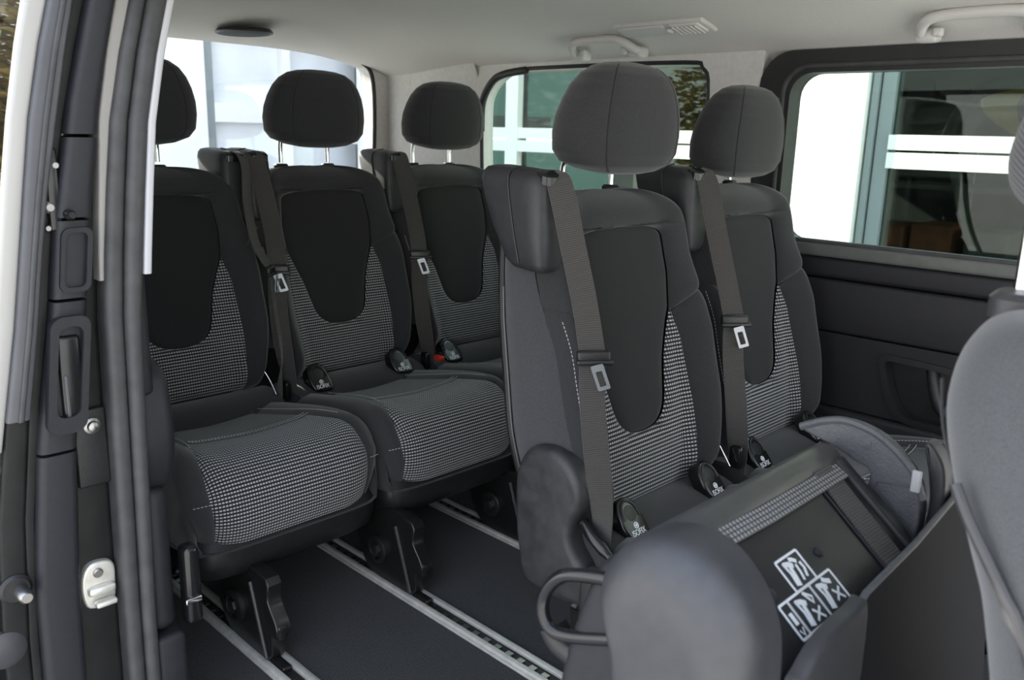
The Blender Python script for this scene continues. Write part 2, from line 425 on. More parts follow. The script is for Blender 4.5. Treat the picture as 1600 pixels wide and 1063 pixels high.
# ---- floor rails
for X, lab in ((.585, 'aluminium floor rail nearest the door, at the lower left under the rear row'), (.205, 'long aluminium floor rail running through the middle of the carpet'), (-.185, 'aluminium floor rail emerging behind the middle row seat')):
    e = tag(empty('floor_rail', (X, .8, 0)), lab, 'rail', 'floor rails')
    for s in (-1, 1):
        rbox('rail_lip', (s*.0195, 0, .006), (.014, 2.8, .012), .003, ALU, e)
        rbox('rail_edge', (s*.0295, 0, .003), (.008, 2.8, .006), .002, ALU, e)
    MB().box((0, 0, .002), (.026, 2.8, .004)).build('slot', ALD, e, sm=False)
    me = MB().box((0, 0, .005), (.012, .016, .006)).me('tooth', False)
    for k in range(56):
        t = link_mesh('slot_tooth', me, ZNC, e); t.location = (0.004, -.55+k*.035, 0)

# ================================================================== body jamb, seal and open sliding door (left edge)
def lerp_x(tab, z): return interp(tab, z)
ZS = [-.05, .1, .3, .5, .7, .8, .9, 1.0, 1.1, 1.2, 1.28, 1.36]
def vstrip(name, xa, xb, y0, y1, zs, m, parent=None, r=.006):
    """vertical strip leaning with the body side; xa/xb tables of x against z; rounded front"""
    mb = MB(); R = []
    for z in zs:
        a, b = interp(xa, z), interp(xb, z)
        if a > b: a, b = b, a
        rr = min(r, (b-a)*.45)
        ring = [(a, y0, z)]
        for k in range(5):
            t = math.pi-math.pi/2*k/4; ring.append((a+rr+rr*math.cos(t), y1-rr+rr*math.sin(t), z))
        for k in range(5):
            t = math.pi/2-math.pi/2*k/4; ring.append((b-rr+rr*math.cos(t), y1-rr+rr*math.sin(t), z))
        ring.append((b, y0, z)); R.append(ring)
    mb.rings(R); return mb.build(name, m, parent)
S_in = [(-.1, .862), (.317, .858), (.793, .843), (.95, .828), (1.138, .805), (1.28, .766), (1.4, .725)]
S_mid = [(-.1, .885), (.33, .881), (.797, .869), (.95, .856), (1.136, .833), (1.277, .797), (1.4, .757)]
S_out = [(-.1, .913), (.338, .908), (.80, .898), (.95, .884), (1.136, .859), (1.275, .821), (1.4, .781)]
seal = struct(empty('trim_4', (0, 0, 0)))
vstrip('seal_lip', S_in, S_mid, .70, .805, ZS, RUB, seal, .011)
vstrip('seal_bead', S_mid, S_out, .70, .798, ZS, RUB, seal, .011)
W_in = [(.8, .829), (.95, .815), (1.138, .794), (1.28, .757), (1.4, .715)]
wst = struct(vstrip('trim_5', W_in, [(z, x+.0125) for z, x in W_in], .70, .803, [.866, .9, 1.0, 1.1, 1.2, 1.28, 1.36], TRIMW, None, .004))
jam = struct(vstrip('trim_6', [(z, x-.002) for z, x in S_out], [(-.1, .985), (.36, .975), (.8, .935), (1.13, .88), (1.27, .845), (1.4, .80)], .66, .765, ZS, JAMB, None, .01))
pl = vstrip('pale_body_edge', [(z, x-.001) for z, x in S_out], [(-.1, .914), (.84, .900), (.9, .897), (1.0, .888), (1.136, .876), (1.272, .842), (1.4, .80)], .68, .79, [.86, .9, 1.0, 1.1, 1.2, 1.28, 1.36], PALE, jam, .004)
# striker and bolt
e = tag(empty('door_striker', (.938, .765, .35)), 'pale zinc latch striker screwed to the black door jamb', 'striker')
pp = smoothpoly([(-.026, .0), (-.026, .03), (-.014, .042), (.012, .042), (.026, .024), (.028, -.01), (.018, -.036), (-.016, -.038), (-.024, -.026)], 4)
rplate(pp, 0, .012, .005, lambda q, a: Vector((q[0], a, q[1]))).build('plate', ZINC, e)
rbox('catch_bar', (-.003, .024, -.025), (.034, .016, .010), .004, ZINC, e)
rbox('catch_hood', (-.001, .016, -.004), (.044, .014, .016), .006, ZINC, e)
MB().rings([superring(.002, 0, .007, .007, 0, 2, 16)]).V
mbb = MB(); mbb.rings([[(x+.002, .012+k, z+.026) for x, z, _ in [(p[0], p[1], 0) for p in superring(0, 0, rr, rr, 0, 2, 16)]] for k, rr in ((0, .008), (.004, .008), (.006, .006))]); mbb.build('screw_head', ZNC, e)
e = tag(empty('jamb_plate', (.930, .765, .60)), 'black rectangular jamb plate with bright bolt above the striker', 'plate')
rbox('plate', (-.002, .004, -.01), (.05, .01, .13), .004, PLM, e)
mbb = MB(); mbb.rings([[(p[0]-.004, .008+k, p[1]+.028) for p in superring(0, 0, rr, rr, 0, 2, 20)] for k, rr in ((0, .013), (.005, .013), (.007, .009), (.012, .008), (.014, .005))]); mbb.build('bolt', ZNC, e)
# interior pillar trim (dark)
pt = struct(empty('trim_7', (.80, .75, 0)))
rbox('upper_trim', (.043, -.04, .80), (.032, .16, .28), .012, PLT, pt)
rplate(smoothpoly([(-.10, .70), (.015, .70), (.045, .60), (.035, .53), (0, .48), (-.10, .48)], 4), .05, -.005, .02, lambda q, a: Vector((a+.002, q[0], q[1]))).build('arch_bulge', PLT, pt)
rbox('lower_trim', (.038, -.05, .36), (.046, .17, .27), .02, PLT, pt)
rbox('sill_trim', (.034, -.04, .10), (.055, .17, .24), .012, PLT, pt)
rbox('belt_guide', (-.012, .03, .30), (.03, .035, .15), .01, PLB, pt)
rbox('guide_clip', (-.008, .049, .275), (.03, .006, .010), .002, CHR, pt)
# sliding door, slid back along the body, seen on its leading edge
D_tr_in = [(-.1, .985), (.36, .973), (.62, .955), (.80, .925), (1.0, .899), (1.13, .877), (1.27, .843), (1.4, .80)]
D_tr_out = [(-.1, 1.045), (.39, 1.035), (.62, 1.01), (.81, .975), (.96, .955), (1.13, .920), (1.265, .884), (1.4, .84)]
D_bk = [(-.1, 1.06), (.39, 1.05), (.62, 1.025), (.813, .991), (.96, .969), (1.132, .933), (1.264, .904), (1.4, .86)]
D_gr = [(-.1, 1.09), (.40, 1.088), (.62, 1.058), (.817, 1.020), (.96, .998), (1.131, .970), (1.26, .937), (1.4, .89)]
D_out = [(-.1, 1.12), (.40, 1.115), (.62, 1.085), (.82, 1.045), (.96, 1.023), (1.13, .994), (1.257, .966), (1.4, .92)]
door = struct(empty('door_1', (0, 0, 0)))
segs = [(-.05, .60), (.605, .835), (.84, .955), (.96, 1.075), (1.08, 1.36)]
names = ['lower_edge_trim', 'handle_edge_trim', 'pull_edge_trim', 'latch_edge_trim', 'upper_edge_trim']
for (a, b), nm in zip(segs, names):
    zs = [a+(b-a)*k/6 for k in range(7)]
    vstrip(nm, D_tr_in, D_tr_out, .60, .80 if nm != 'latch_edge_trim' else .803, zs, PLT, door, .012)
vstrip('edge_channel', [(z, x-.001) for z, x in D_tr_out], D_bk, .60, .782, ZS, JAMB, door, .004)
zg = [.665, .7, .8, .9, 1.0, 1.1, 1.2, 1.28, 1.36]
gs = vstrip('weatherstrip', D_bk, D_gr, .60, .80, zg, DGREY, door, .006)
vstrip('edge_frame', [(z, x-.001) for z, x in D_bk], D_gr, .60, .785, ZS, JAMB, door, .006)
mid = [(z, (interp(D_bk, z)*.55+x*.45)) for z, x in D_gr]
vstrip('weatherstrip_ridge', [(z, x-.004) for z, x in mid], [(z, x+.004) for z, x in mid], .7, .806, zg, RUB, door, .003)
vstrip('window_post', [(z, x-.001) for z, x in D_gr], D_out, .772, .79, [.62, .7, .8, .9, 1.0, 1.1, 1.2, 1.28, 1.36], CREAM, door, .006)
def dskin(u, v):
    z = -.05+.70*v; y = .78-1.15*u
    return (interp(D_out, z)+.004+.02*math.sin(u*2), y, z), (u, v)
V, F, U = grid_data([i/12 for i in range(13)], [i/12 for i in range(13)], dskin)
link_mesh('outer_skin', make_me('outer_skin', V, F, U), PAINT, door)
def dglass(u, v):
    z = .64+.72*v; y = .771-1.14*u
    return (interp(D_out, z)-.004+.012*math.sin(u*2), y, z), (u, v)
V, F, U = grid_data([i/8 for i in range(9)], [i/8 for i in range(9)], dglass)
GLD = glassmat('dark_privacy_glass', (.34, .37, .36), .30, .02)
link_mesh('privacy_glass', make_me('privacy_glass', V, F, U), GLD, door)
def disc(name, x, z, y, r, m, parent, steps):
    mbb = MB(); mbb.rings([[(x+p[0]*k, y+d, z+p[1]*k) for p in superring(0, 0, r, r, 0, 2, 20)] for d, k in steps]); return mbb.build(name, m, parent)
disc('buffer', 1.062, .397, .775, .024, PLM, door, ((0, 1), (.012, 1), (.016, .8), (.016, .5)))
disc('buffer_pin', 1.056, .394, .785, .011, ZNC, door, ((0, 1), (.03, 1), (.036, .7)))
disc('fender_cap', 1.085, .30, .775, .03, PLG, door, ((0, 1), (.01, 1), (.015, .7)))
for z, r in ((1.035, .007), (.975, .009), (.945, .006)):
    disc('hinge_bolt', interp(D_bk, z)-.006, z, .782, r, ZNC, door, ((0, 1), (.01, 1), (.014, .6)))
rbox('latch_block', (interp(D_bk, 1.0)-.008, .785, 1.0), (.018, .02, .12), .004, PLB, door)
disc('latch_pin', interp(D_bk, .97)-.028, .965, .795, .008, PLB, door, ((0, 1), (.02, .9), (.026, .6)))
# pull recess on the edge trim
holed('pull_rim', rrect(.915, .972, .635, .815, .018), [rrect(.925, .960, .66, .80, .014)], .795, .812, lambda q, a: Vector((q[0]+.03-.12*(q[1]-.63)**1, a, q[1])), PLT, door)
rbox('pull_recess', (.957, .800, .72), (.034, .012, .13), .01, PLB, door)
rbox('pull_recess_edge', (.966, .806, .69), (.006, .004, .07), .002, DGREY, door)
holed('grip_rim', rrect(.900, .944, .85, .945, .012), [rrect(.907, .938, .857, .938, .009)], .795, .806, lambda q, a: Vector((q[0]+.018-.12*(q[1]-.85), a, q[1])), PLT, door)

# ================================================================== SEATS
CACHE = {}
def part(name, key, fn, m, parent, loc=None):
    if key not in CACHE:
        me = fn()
        if not me.materials: me.materials.append(m)
        CACHE[key] = me
    o = bpy.data.objects.new(name, CACHE[key]); COL.objects.link(o); o.parent = parent
    if loc: o.location = loc
    return o
NY, NZ, BL = .983, .184, .626
def bk(x, t, d): return Vector((x, .135-.115*t+NY*d, .385+.615*t+NZ*d))
def Wd(t):
    wv = .204+.032*smooth(0, .35, t)-.010*smooth(.62, .85, t)
    k = (t-.72)/.28
    if k > 0: wv *= max(0, 1-k**3.6)**(1/3.6)
    if t < .04: wv -= .02*((.04-t)/.04)**2
    return wv
TB, TT = .235, .875
def Cw(t):
    if t <= TB or t >= TT: return 0
    c = interp([(.2, .076), (.3, .084), (.45, .106), (.6, .142), (.72, .147), (.87, .136)], t)
    k = (.33-t)/(.33-TB)
    if k > 0: c *= max(0, 1-k**2.4)**(1/2.4)
    k = (t-.825)/(TT-.825)
    if k > 0: c *= max(0, 1-k**3.2)**(1/3.2)
    return c
def Pw(t): return max(Cw(t), interp([(0, .150), (.3, .160), (.5, .156), (.6, .142)], t))
def base_d(x, t):
    wv = max(Wd(t), .004); r = min(1, abs(x)/wv)
    B = smooth(-.05, .12, t)*(1-.75*smooth(.5, .8, t))
    d = .056*B*smooth(.55, .90, r)
    d -= .055*max(0, (r-.86)/.14)**2
    d += .014*math.exp(-((t-.22)/.2)**2)
    if t > .90: d -= .055*((t-.90)/.10)**2
    if t < .05: d -= .03*((.05-t)/.05)**2
    return d
def puff(d, h, s): return h*(1-math.exp(-max(d, 0)/s))
def dense(a, b, n, ends=.25):
    return [a+(b-a)*(.5-.5*math.cos(math.pi*i/n)) for i in range(n+1)]
def me_center():
    us = dense(-1, 1, 28); vs_ = dense(TB, TT, 60)
    def fn(u, t):
        x = Cw(t)*u
        dd = min(Cw(t)-abs(x), (TT-t)*BL, (t-TB)*BL)
        return bk(x, t, base_d(x, t)+puff(dd, .009, .010)-.014), (x, t*BL)
    return make_me('centre_panel', *(lambda V, F, U: (V, F, U))(*grid_data(us, vs_, fn)))
def me_weave():
    mb = MB(); ts = dense(0, .05, 5)[:-1]+[.05+(TB-.05)*i/10 for i in range(10)]+dense(TB, .34, 14)[:-1]+[.34+.26*i/16 for i in range(17)]
    for s in (-1, 1):
        def fn(u, t):
            a, b = Cw(t), Pw(t); x = (a+(b-a)*u)*s
            dd = min((b-a)*(1-u), ((b-a)*u if t > TB else 1))
            if t > TB-.03 and t <= TB: dd = min(dd, max((TB-t)*BL, abs(x)-.05))
            return bk(x, t, base_d(x, t)+puff(dd, .008, .008)-.008), (x, t*BL)
        V, F, U = grid_data([i/16 for i in range(17)], ts, fn)
        if s > 0: F = [tuple(reversed(f)) for f in F]
        mb.add(V, F, U)
    return make_me('weave_panel', mb.V, mb.F, mb.U)
def ts_split(a): return .585+.085*a
def me_bolster(s):
    def fn():
        def g(a, q):
            t = q*ts_split(a); p = Pw(t); x = (p+(Wd(t)-p)*a)*s
            dd = min((Wd(t)-p)*a, (1-q)*.38)
            return bk(x, t, base_d(x, t)+puff(dd, .009, .008)-.009), (x, t*BL)
        V, F, U = grid_data(dense(0, 1, 18), dense(0, .05, 4)[:-1]+[.05+.85*i/22 for i in range(22)]+dense(.9, 1, 8), g)
        return make_me('side_bolster', V, F, U)
    return fn
def me_yoke():
    mb = MB()
    qs = [i/20*.5 for i in range(20)]+[.5+.2*i/24 for i in range(24)]+[.7+.2*i/10 for i in range(10)]+[.9+.1*math.sin(math.pi/2*i/14) for i in range(15)]
    for s in (-1, 1):
        def fn(a, q):
            t0 = ts_split(a); t = t0+q*(1-t0); c = max(Cw(t), 0); x = (c+(Wd(t)-c)*a)*s
            dd = q*.26
            if t < TT: dd = min(dd, abs(x)-c)
            else: dd = min(dd, max((t-TT)*BL, abs(x)-.136))
            return bk(x, t, base_d(x, t)+puff(dd, .014, .010)-.010), (x, t*BL)
        V, F, U = grid_data(dense(0, 1, 22), qs, fn)
        mb.add(V, F, U)
    return make_me('yoke', mb.V, mb.F, mb.U, fix=False)
def outline(t0, n=40):
    ts = [t0+(.72-t0)*i/14 for i in range(14)]+[.72+.28*math.sin(math.pi/2*i/26) for i in range(27)]
    R = [(Wd(t), t) for t in ts]
    return R+[(-x, t) for x, t in reversed(R[:-1])]
def backd(t): return -.142+.03*t-.0*t
def me_side():
    O = outline(.165); R = []
    for k, (f, o) in enumerate(((0, -.001), (.06, .003), (.3, .006), (.7, .006), (.95, .003), (1, 0))):
        ring = []
        for x, t in O:
            d0 = base_d(x, t)+.001; d1 = backd(t); wv = Wd(t)
            ox = o*(1 if x > 0 else -1)*min(1, abs(x)/.1); ot = o*max(0, (t-.8)/.2)
            ring.append(bk(x+ox, t+ot, d0+(d1-d0)*f))
        R.append(ring)
    return MB().rings(R, True, False, False).me('side_panel')
def me_shell():
    O = outline(.14); R = []
    for d, o in ((.004, -.004), (.002, .004), (-.006, .006), (-.018, 0), (-.026, -.02), (-.028, -.06)):
        ring = []
        for x, t in O:
            k = 1+o/.21
            ring.append(bk(x*k, t+(o*.6 if t > .5 else -o*.3), backd(t)+d))
        R.append(ring)
    return MB().rings(R).me('back_shell')
def me_piping(s):
    def fn():
        ts = [.17+(.74-.17)*i/20 for i in range(21)]
        return MB().tube([bk(s*(Wd(t)+.007), t, backd(t)+.004) for t in ts], .0022, 6).me('piping')
    return fn
def dashes(pts, normals=None, step=.0075, ln=.0048, wdt=.0008):
    mb = MB(); P = pts; acc = 0; 
    segl = [(P[i+1]-P[i]).length for i in range(len(P)-1)]; tot = sum(segl); d = 0
    while d+ln < tot:
        def at(q):
            for i, sl in enumerate(segl):
                if q <= sl or i == len(segl)-1: return P[i]+(P[i+1]-P[i])*(q/max(sl, 1e-6))
                q -= sl
        mb.tube([at(d), at(d+ln)], wdt, 5); d += step
    return mb
def me_bstitch():
    mb = MB()
    for s in (-1, 1):
        pts = [bk(s*(Wd(t)*.955), t, base_d(Wd(t)*.955, t)+.0005) for t in [.10+.53*i/30 for i in range(31)]]
        q = dashes(pts); mb.add(q.V, q.F)
    return mb.me('stitching')
# headrest
HZ = [(0, .070, .036, -.006), (.02, .098, .050, -.004), (.08, .132, .065, -.003), (.18, .149, .072, -.002), (.35, .1535, .072, 0), (.5, .151, .069, .003), (.65, .142, .063, .007), (.78, .129, .055, .010), (.88, .112, .045, .013), (.95, .089, .033, .014), (.985, .061, .021, .014), (1, .028, .010, .014)]
def hring(h, k=40, n=2.7, sc=1.0, z0=1.035, H=.205, ang=None):
    a = [interp([(q[0], q[j]) for q in HZ], h) for j in (1, 2, 3)]
    z = z0+H*h; out = []
    for i in range(k):
        t = 2*math.pi*i/k if ang is None else ang
        c, s = math.cos(t), math.sin(t)
        out.append(Vector((math.copysign(abs(c)**(2/n), c)*a[0]*sc, a[2]+math.copysign(abs(s)**(2/n), s)*a[1]*sc, z-.010*(1-h)*(math.copysign(abs(s)**(2/n), s))*.6)))
    return out
HS = sorted(set([q[0] for q in HZ]+[i/24 for i in range(25)]+[.005, .01, .03, .05, .91, .93, .97, .993]))
def me_head(): return MB().rings([hring(h) for h in HS]).me('headrest_pad', sharp=None)
def smoothHZ():
    P = [Vector((q[0], q[1], q[2])) for q in HZ]
def me_seam(s):
    def fn():
        return MB().tube([hring(h, 1, ang=math.radians(90-s*38))[0]-Vector((0, .0014, 0)) for h in [.03+.93*i/30 for i in range(31)]], .0022, 6).me('seam')
    return fn
HY = -.004
PY = -.030
def headrest(parent, dz=0, hs=1, hx=0, hy=0, padm=None, key=''):
    h = part('headrest', 'head'+key, me_head, padm or FAB, parent, (hx, HY+hy, dz)); h.scale = (hs, hs, 1)
    for s in (-1, 1): part('seam', 'seam%d' % s, me_seam(s), FABC, h)
    for s in (-1, 1):
        part('headrest_post', 'post', lambda: MB().tube(spline([(0, -.035, .985), (0, -.035, 1.03), (0, -.028, 1.055), (0, -.005, 1.08)], 6), .0062, 12).me('post'), CHR, parent, (s*.078+hx, PY, dz))
        part('post_collar', 'collar', lambda: MB().rings([superring(0, 0, .021, .015, z, 2.5, 20) for z in (.975, .992)]+[superring(0, 0, .017, .011, .996, 2.5, 20)]).me('collar'), PLM, parent, (s*.078+hx, PY-.035, 0))
    return h
# cushion
PROF = spline([(0, .220, .388), (0, .29, .402), (0, .37, .417), (0, .46, .430), (0, .54, .433), (0, .60, .421), (0, .636, .388), (0, .650, .342), (0, .648, .295), (0, .632, .250)], 6)
PL_ = [0]
for a, b in zip(PROF, PROF[1:]): PL_.append(PL_[-1]+(b-a).length)
def prof(v):
    q = v*PL_[-1]
    for i in range(len(PL_)-1):
        if q <= PL_[i+1] or i == len(PL_)-2:
            k = (q-PL_[i])/(PL_[i+1]-PL_[i]); p = PROF[i].lerp(PROF[i+1], k)
            t = (PROF[min(i+2, len(PROF)-1)]-PROF[max(i-1, 0)]).normalized(); return p, Vector((0, -t.z, t.y))
def Pc(v): return interp([(0, .125), (.25, .14), (.5, .165), (.62, .185), (.75, .192), (1, .180)], v)
def Wc(v): return .2385-.004*(1-v)-.03*smooth(.72, 1, v)
def cz_off(x, v):
    r = abs(x)/Wc(v)
    return .016*smooth(.5, .85, r)*(1-smooth(.55, .72, v))-.0*r-.012*smooth(.85, 1.0, r)-.01*(1-smooth(0, .8, r))*(1-smooth(.4, .6, v))-.016*smooth(.55, .72, v)*smooth(.55, 1, r)
VSEAM = .38
def cush(v, x, extra=0):
    p, n = prof(v); q = p+n*(cz_off(x, v)+extra); return Vector((x, q.y, q.z))
def me_cc(v0, v1):
    def fn():
        def g(u, v):
            x = Pc(v)*u; dd = min(Pc(v)-abs(x), (v-v0)*PL_[-1], (v1-v)*PL_[-1] if v1 < 1 else 1)
            return cush(v, x, puff(dd, .009, .009)-.009), (x, v*PL_[-1])
        return make_me('cushion_panel', *grid_data(dense(-1, 1, 26), dense(v0, v1, 36), g))
    return fn
def me_cb(s):
    def fn():
        As = [0, .04, .1, .2, .35, .5, .6, .7, .78, .85, .92, 1.0]
        def g(a, v):
            w_ = Wc(v); p = Pc(v)
            if a <= .6:
                x = p+(w_-p)*math.sin(a/.6*math.pi/2)
                drop = .035*(1-math.cos(a/.6*math.pi/2))
                q = cush(v, x, puff(a*.1, .010, .008)-.010)
                pr_, n = prof(v); q = q-n*drop*.6
            else:
                k = (a-.6)/.4
                pr_, n = prof(v); top = cush(v, w_, 0)-n*.035*.6
                bot = Vector((w_-.004, min(.135+.52*v*1.1, .622), .252))
                q = top.lerp(bot, k); x = w_+.006*math.sin(k*math.pi)-.004*k
            return Vector((s*x, q.y, q.z)), (x, v)
        return make_me('cushion_bolster', *grid_data(As, [i/44 for i in range(45)], g), fix=True)
    return fn
def me_roll():
    P = []
    for i in range(17):
        a = math.radians(-60+240*i/16); P.append((.150+.083*math.cos(a), .357+.044*math.sin(a)))
    R = []
    for x in [-.222, -.216]+[-.2+.4*i/8 for i in range(9)]+[.216, .222]:
        k = .85 if abs(x) > .22 else 1
        R.append([Vector((x, .150+(y-.150)*k, .357+(z-.357)*k)) for y, z in P])
    return MB().rings(R).me('rear_roll')
def me_cstitch():
    mb = MB()
    for s in (-1, 1):
        q = dashes([cush(v, s*(Pc(v)+.008), .003) for v in [.02+.52*i/30 for i in range(31)]]); mb.add(q.V, q.F)
        q = dashes([cush(.79, s*(Pc(.79)+.003+(Wc(.79)-Pc(.79)-.006)*i/6), .001) for i in range(7)]); mb.add(q.V, q.F)
    for v in (.012, VSEAM-.012, VSEAM+.012):
        q = dashes([cush(v, Pc(v)*.97*(-1+2*i/20), .0005) for i in range(21)]); mb.add(q.V, q.F)
    return mb.me('stitching')
def me_skirt():
    R = []
    for z, hx, y0, y1 in ((.275, .225, .12, .625), (.258, .234, .10, .642), (.225, .234, .10, .644), (.195, .228, .11, .632), (.180, .214, .12, .612), (.176, .19, .15, .57)):
        R.append(superring(0, (y0+y1)/2, hx, (y1-y0)/2, z, 7, 56))
    return MB().rings(R).me('skirt')
def me_ringseam():
    R = superring(0, .37, .238, .274, .256, 7, 56); return MB().tube([Vector(p) for p in R]+[Vector(R[0])], .003, 6).me('skirt_seam')
# isofix guide pad
def me_pad():
    P = smoothpoly([(-.036, -.045), (-.037, 0), (-.030, .032), (-.012, .046), (.012, .046), (.030, .032), (.037, 0), (.034, -.028), (.022, -.046), (-.01, -.05)], 3)
    return rplate(P, -.02, .012, .008, lambda q, a: Vector((q[0], a*.8+q[1]*-.62, q[1]*.78+a*.62))).me('isofix_pad')
def P3(q, a): return Vector((q[0], a*.8+q[1]*-.62, q[1]*.78+a*.62))
def me_padrec():
    mb = MB()
    for s, r in ((1, .0035),):
        mb.tube([P3((.026*math.cos(t), .004+.034*math.sin(t)), .012) for t in [math.radians(-10+200*i/20) for i in range(21)]], r, 8)
    return mb.me('recess_ridge')
def me_padhole():
    P = [(.019*math.cos(t), .010+.018*math.sin(t)) for t in [2*math.pi*i/24 for i in range(24)]]
    return rplate(P, .008, .0128, .002, P3).me('recess')
TXT = None
def isofix(parent, x, y, z):
    global TXT
    pd = part('isofix_pad', 'pad', me_pad, PLB, parent, (x, y, z))
    part('recess_ridge', 'padridge', me_padrec, PLM, pd)
    part('recess', 'padrec', me_padhole, PLM, pd)
    def tm():
        me = text_me('ISOFIX', .0150)
        for v in me.vertices:
            p = P3((-v.co.x, -.033+v.co.y*1.2), .0125+v.co.z); v.co = p
        me.flip_normals(); return me
    part('lettering', 'isotxt', tm, WHITE, pd)
    def ic():
        mb = MB(); mb.tube([P3((.006*math.cos(t), -.018+.006*math.sin(t)), .0128) for t in [2*math.pi*i/20 for i in range(21)]], .0012, 6)
        mb.tube([P3((.002*math.cos(t), -.018+.002*math.sin(t)), .0128) for t in [2*math.pi*i/10 for i in range(11)]], .0012, 6)
        return mb.me('icon')
    part('icon', 'isoicon', ic, WHITE, pd)
    return pd
# belt tower
def me_tower():
    R = []
    for z, cx, cy, hx, hy in ((.850, 0, .012, .020, .024), (.855, 0, .010, .034, .040), (.868, 0, .004, .041, .049), (.92, 0, -.014, .044, .064), (.98, 0, -.030, .044, .077), (1.01, 0, -.036, .043, .080), (1.024, 0, -.036, .040, .077), (1.032, 0, -.036, .034, .070), (1.036, 0, -.036, .022, .055)):
        R.append(superring(cx, cy, hx, hy, z, 5, 40, tilt=-.06))
    return MB().rings(R).me('belt_tower', sharp=60)
def me_towerseam():
    pts = [(.0425, .0, .866), (.0452, -.012, .92), (.0452, -.025, .98), (.0442, -.03, 1.012), (.040, -.03, 1.026), (.02, -.03, 1.036), (0, -.03, 1.039)]
    return MB().tube(spline(pts, 6), .0016, 6).me('tower_seam')
def tower(parent, s, tx=.222, sx=1):
    t = part('belt_tower', 'tower', me_tower, PLA, parent, (s*tx, 0, 0)); t.scale = (s*sx, 1, 1)
    sm = part('shell_seam', 'towerseam', me_towerseam, PLM, t)
    part('belt_slot', 'tslot', lambda: MB().rings([superring(0, .036, .030, .014, z, 4, 24, tilt=-.4) for z in (1.012, 1.027)]+[superring(0, .036, .026, .010, 1.030, 4, 24, tilt=-.4)]).me('belt_slot'), PLB, t)
    return t
def belt(parent, s, top=(.222, .043, 1.022), lower=None, tong=.715, key=''):
    tz = tong
    up = spline([(s*.222, .030, 1.028), (s*.222, .050, 1.018), (s*.222, .066, .985), (s*.212, .085, .90), (s*.212, .118, .80), (s*.232, .158, tz)], 6)
    wd = (s*.80, -.60, 0)
    b = MB().ribbon(up, wd, .047, .0022).build('belt_webbing', BELT, parent)
    lo = lower or [(s*.232, .158, tz), (s*.238, .166, .64), (s*.238, .184, .53), (s*.224, .190, .43), (s*.212, .185, .36)]
    P = spline(lo, 6); N = len(P); wds = []; wid = []
    for i in range(N):
        k = smooth(.35, 1, i/(N-1)); an = math.radians(-37-58*k)
        wds.append((s*math.cos(an), math.sin(an), 0)); wid.append(.047-.004*k)
    MB().ribbon(P, wds, wid, .0022).build('lower_belt', BELT, parent)
    # tongue
    a = Vector((s*.80, -.60, 0)).normalized(); dn = Vector((s*-.06, .10, -.99)).normalized(); nn = a.cross(dn).normalized()
    if nn.y < 0: nn = -nn
    rotm = Matrix((a, nn, -dn)).transposed()
    c = Vector((s*.232, .160, tz))
    tb = rbox('belt_tongue', c, (.062, .016, .024), .006, PLM, parent, rot=rotm)
    rbox('tongue_lip', c+dn*.009+nn*.006, (.068, .012, .010), .004, PLM, tb, rot=rotm)
    rr = Matrix.Rotation(math.radians(14*s), 3, nn)@rotm
    c2 = c+dn*.034+a*(-.006)+nn*.016
    def to3(q, d): return c2+rr@Vector((q[0], d, q[1]))
    holed('latch_plate', rrect(-.0115, .0115, -.024, .024, .003), [rrect(-.006, .006, -.017, .012, .002)], -.0012, .0012, to3, TNG, tb)
    return b
def recliner(parent, s, m=None):
    P = smoothpoly([(.085, .530), (.130, .516), (.164, .475), (.166, .43), (.146, .385), (.150, .35), (.180, .315), (.20, .27), (.17, .235), (.04, .235), (.010, .30), (.0, .38), (.002, .46), (.032, .512)], 5)
    o = part('recliner_cover', 'recl%d' % s, lambda: rplate(P, s*.19, s*.262, .018, lambda q, a: Vector((a, q[0], q[1]))).me('recliner_cover'), PLC, parent)
    MB().tube(spline([(s*.232, .155, .395), (s*.24, .19, .375), (s*.236, .235, .345), (s*.225, .275, .31)], 6), [.012]*10+[.009]*9).build('recliner_lever', PLB, parent)
    return o
def leg(parent, x, s=1):
    e = MB()
    # two side plates + web
    P = smoothpoly([(.56, .20), (.70, .20), (.705, .15), (.735, .11), (.738, .085), (.715, .075), (.70, .012), (.55, .012), (.50, .05), (.48, .10), (.50, .16)], 3)
    l = rplate([(a, b) for a, b in P], x-.016, x+.016, .004, X3, both=False).build('leg', MET, parent)
    mbb = MB(); mbb.rings([[(x+.016+d, .575+p[0], .09+p[1]) for p in superring(0, 0, r, r, 0, 2, 24)] for d, r in ((0, .036), (.010, .036), (.014, .030), (.014, .024), (.008, .022))]); mbb.build('pivot_boss', PLM, l)
    mbb = MB(); mbb.rings([[(x+.022+d, .575+p[0], .09+p[1]) for p in superring(0, 0, r, r, 0, 2, 6)] for d, r in ((0, .016), (.010, .016), (.012, .012))]); mbb.build('bolt', ZNC, l)
    MB().tube([(x+.020, .645, .175), (x+.020, .70, .022)], .0045, 8).build('strut', PLG, l)
    rbox('latch', (x+.0, .725, .09), (.03, .03, .035), .008, MET, l)
    rbox('foot', (x, .63, .008), (.022, .24, .016), .004, MET, l)
    r2 = rplate([(.12, .20), (.22, .20), (.20, .012), (.14, .012)], x-.016, x+.016, .004, X3).build('leg', MET, parent)
    rbox('foot', (x, .17, .008), (.022, .12, .016), .004, MET, r2)

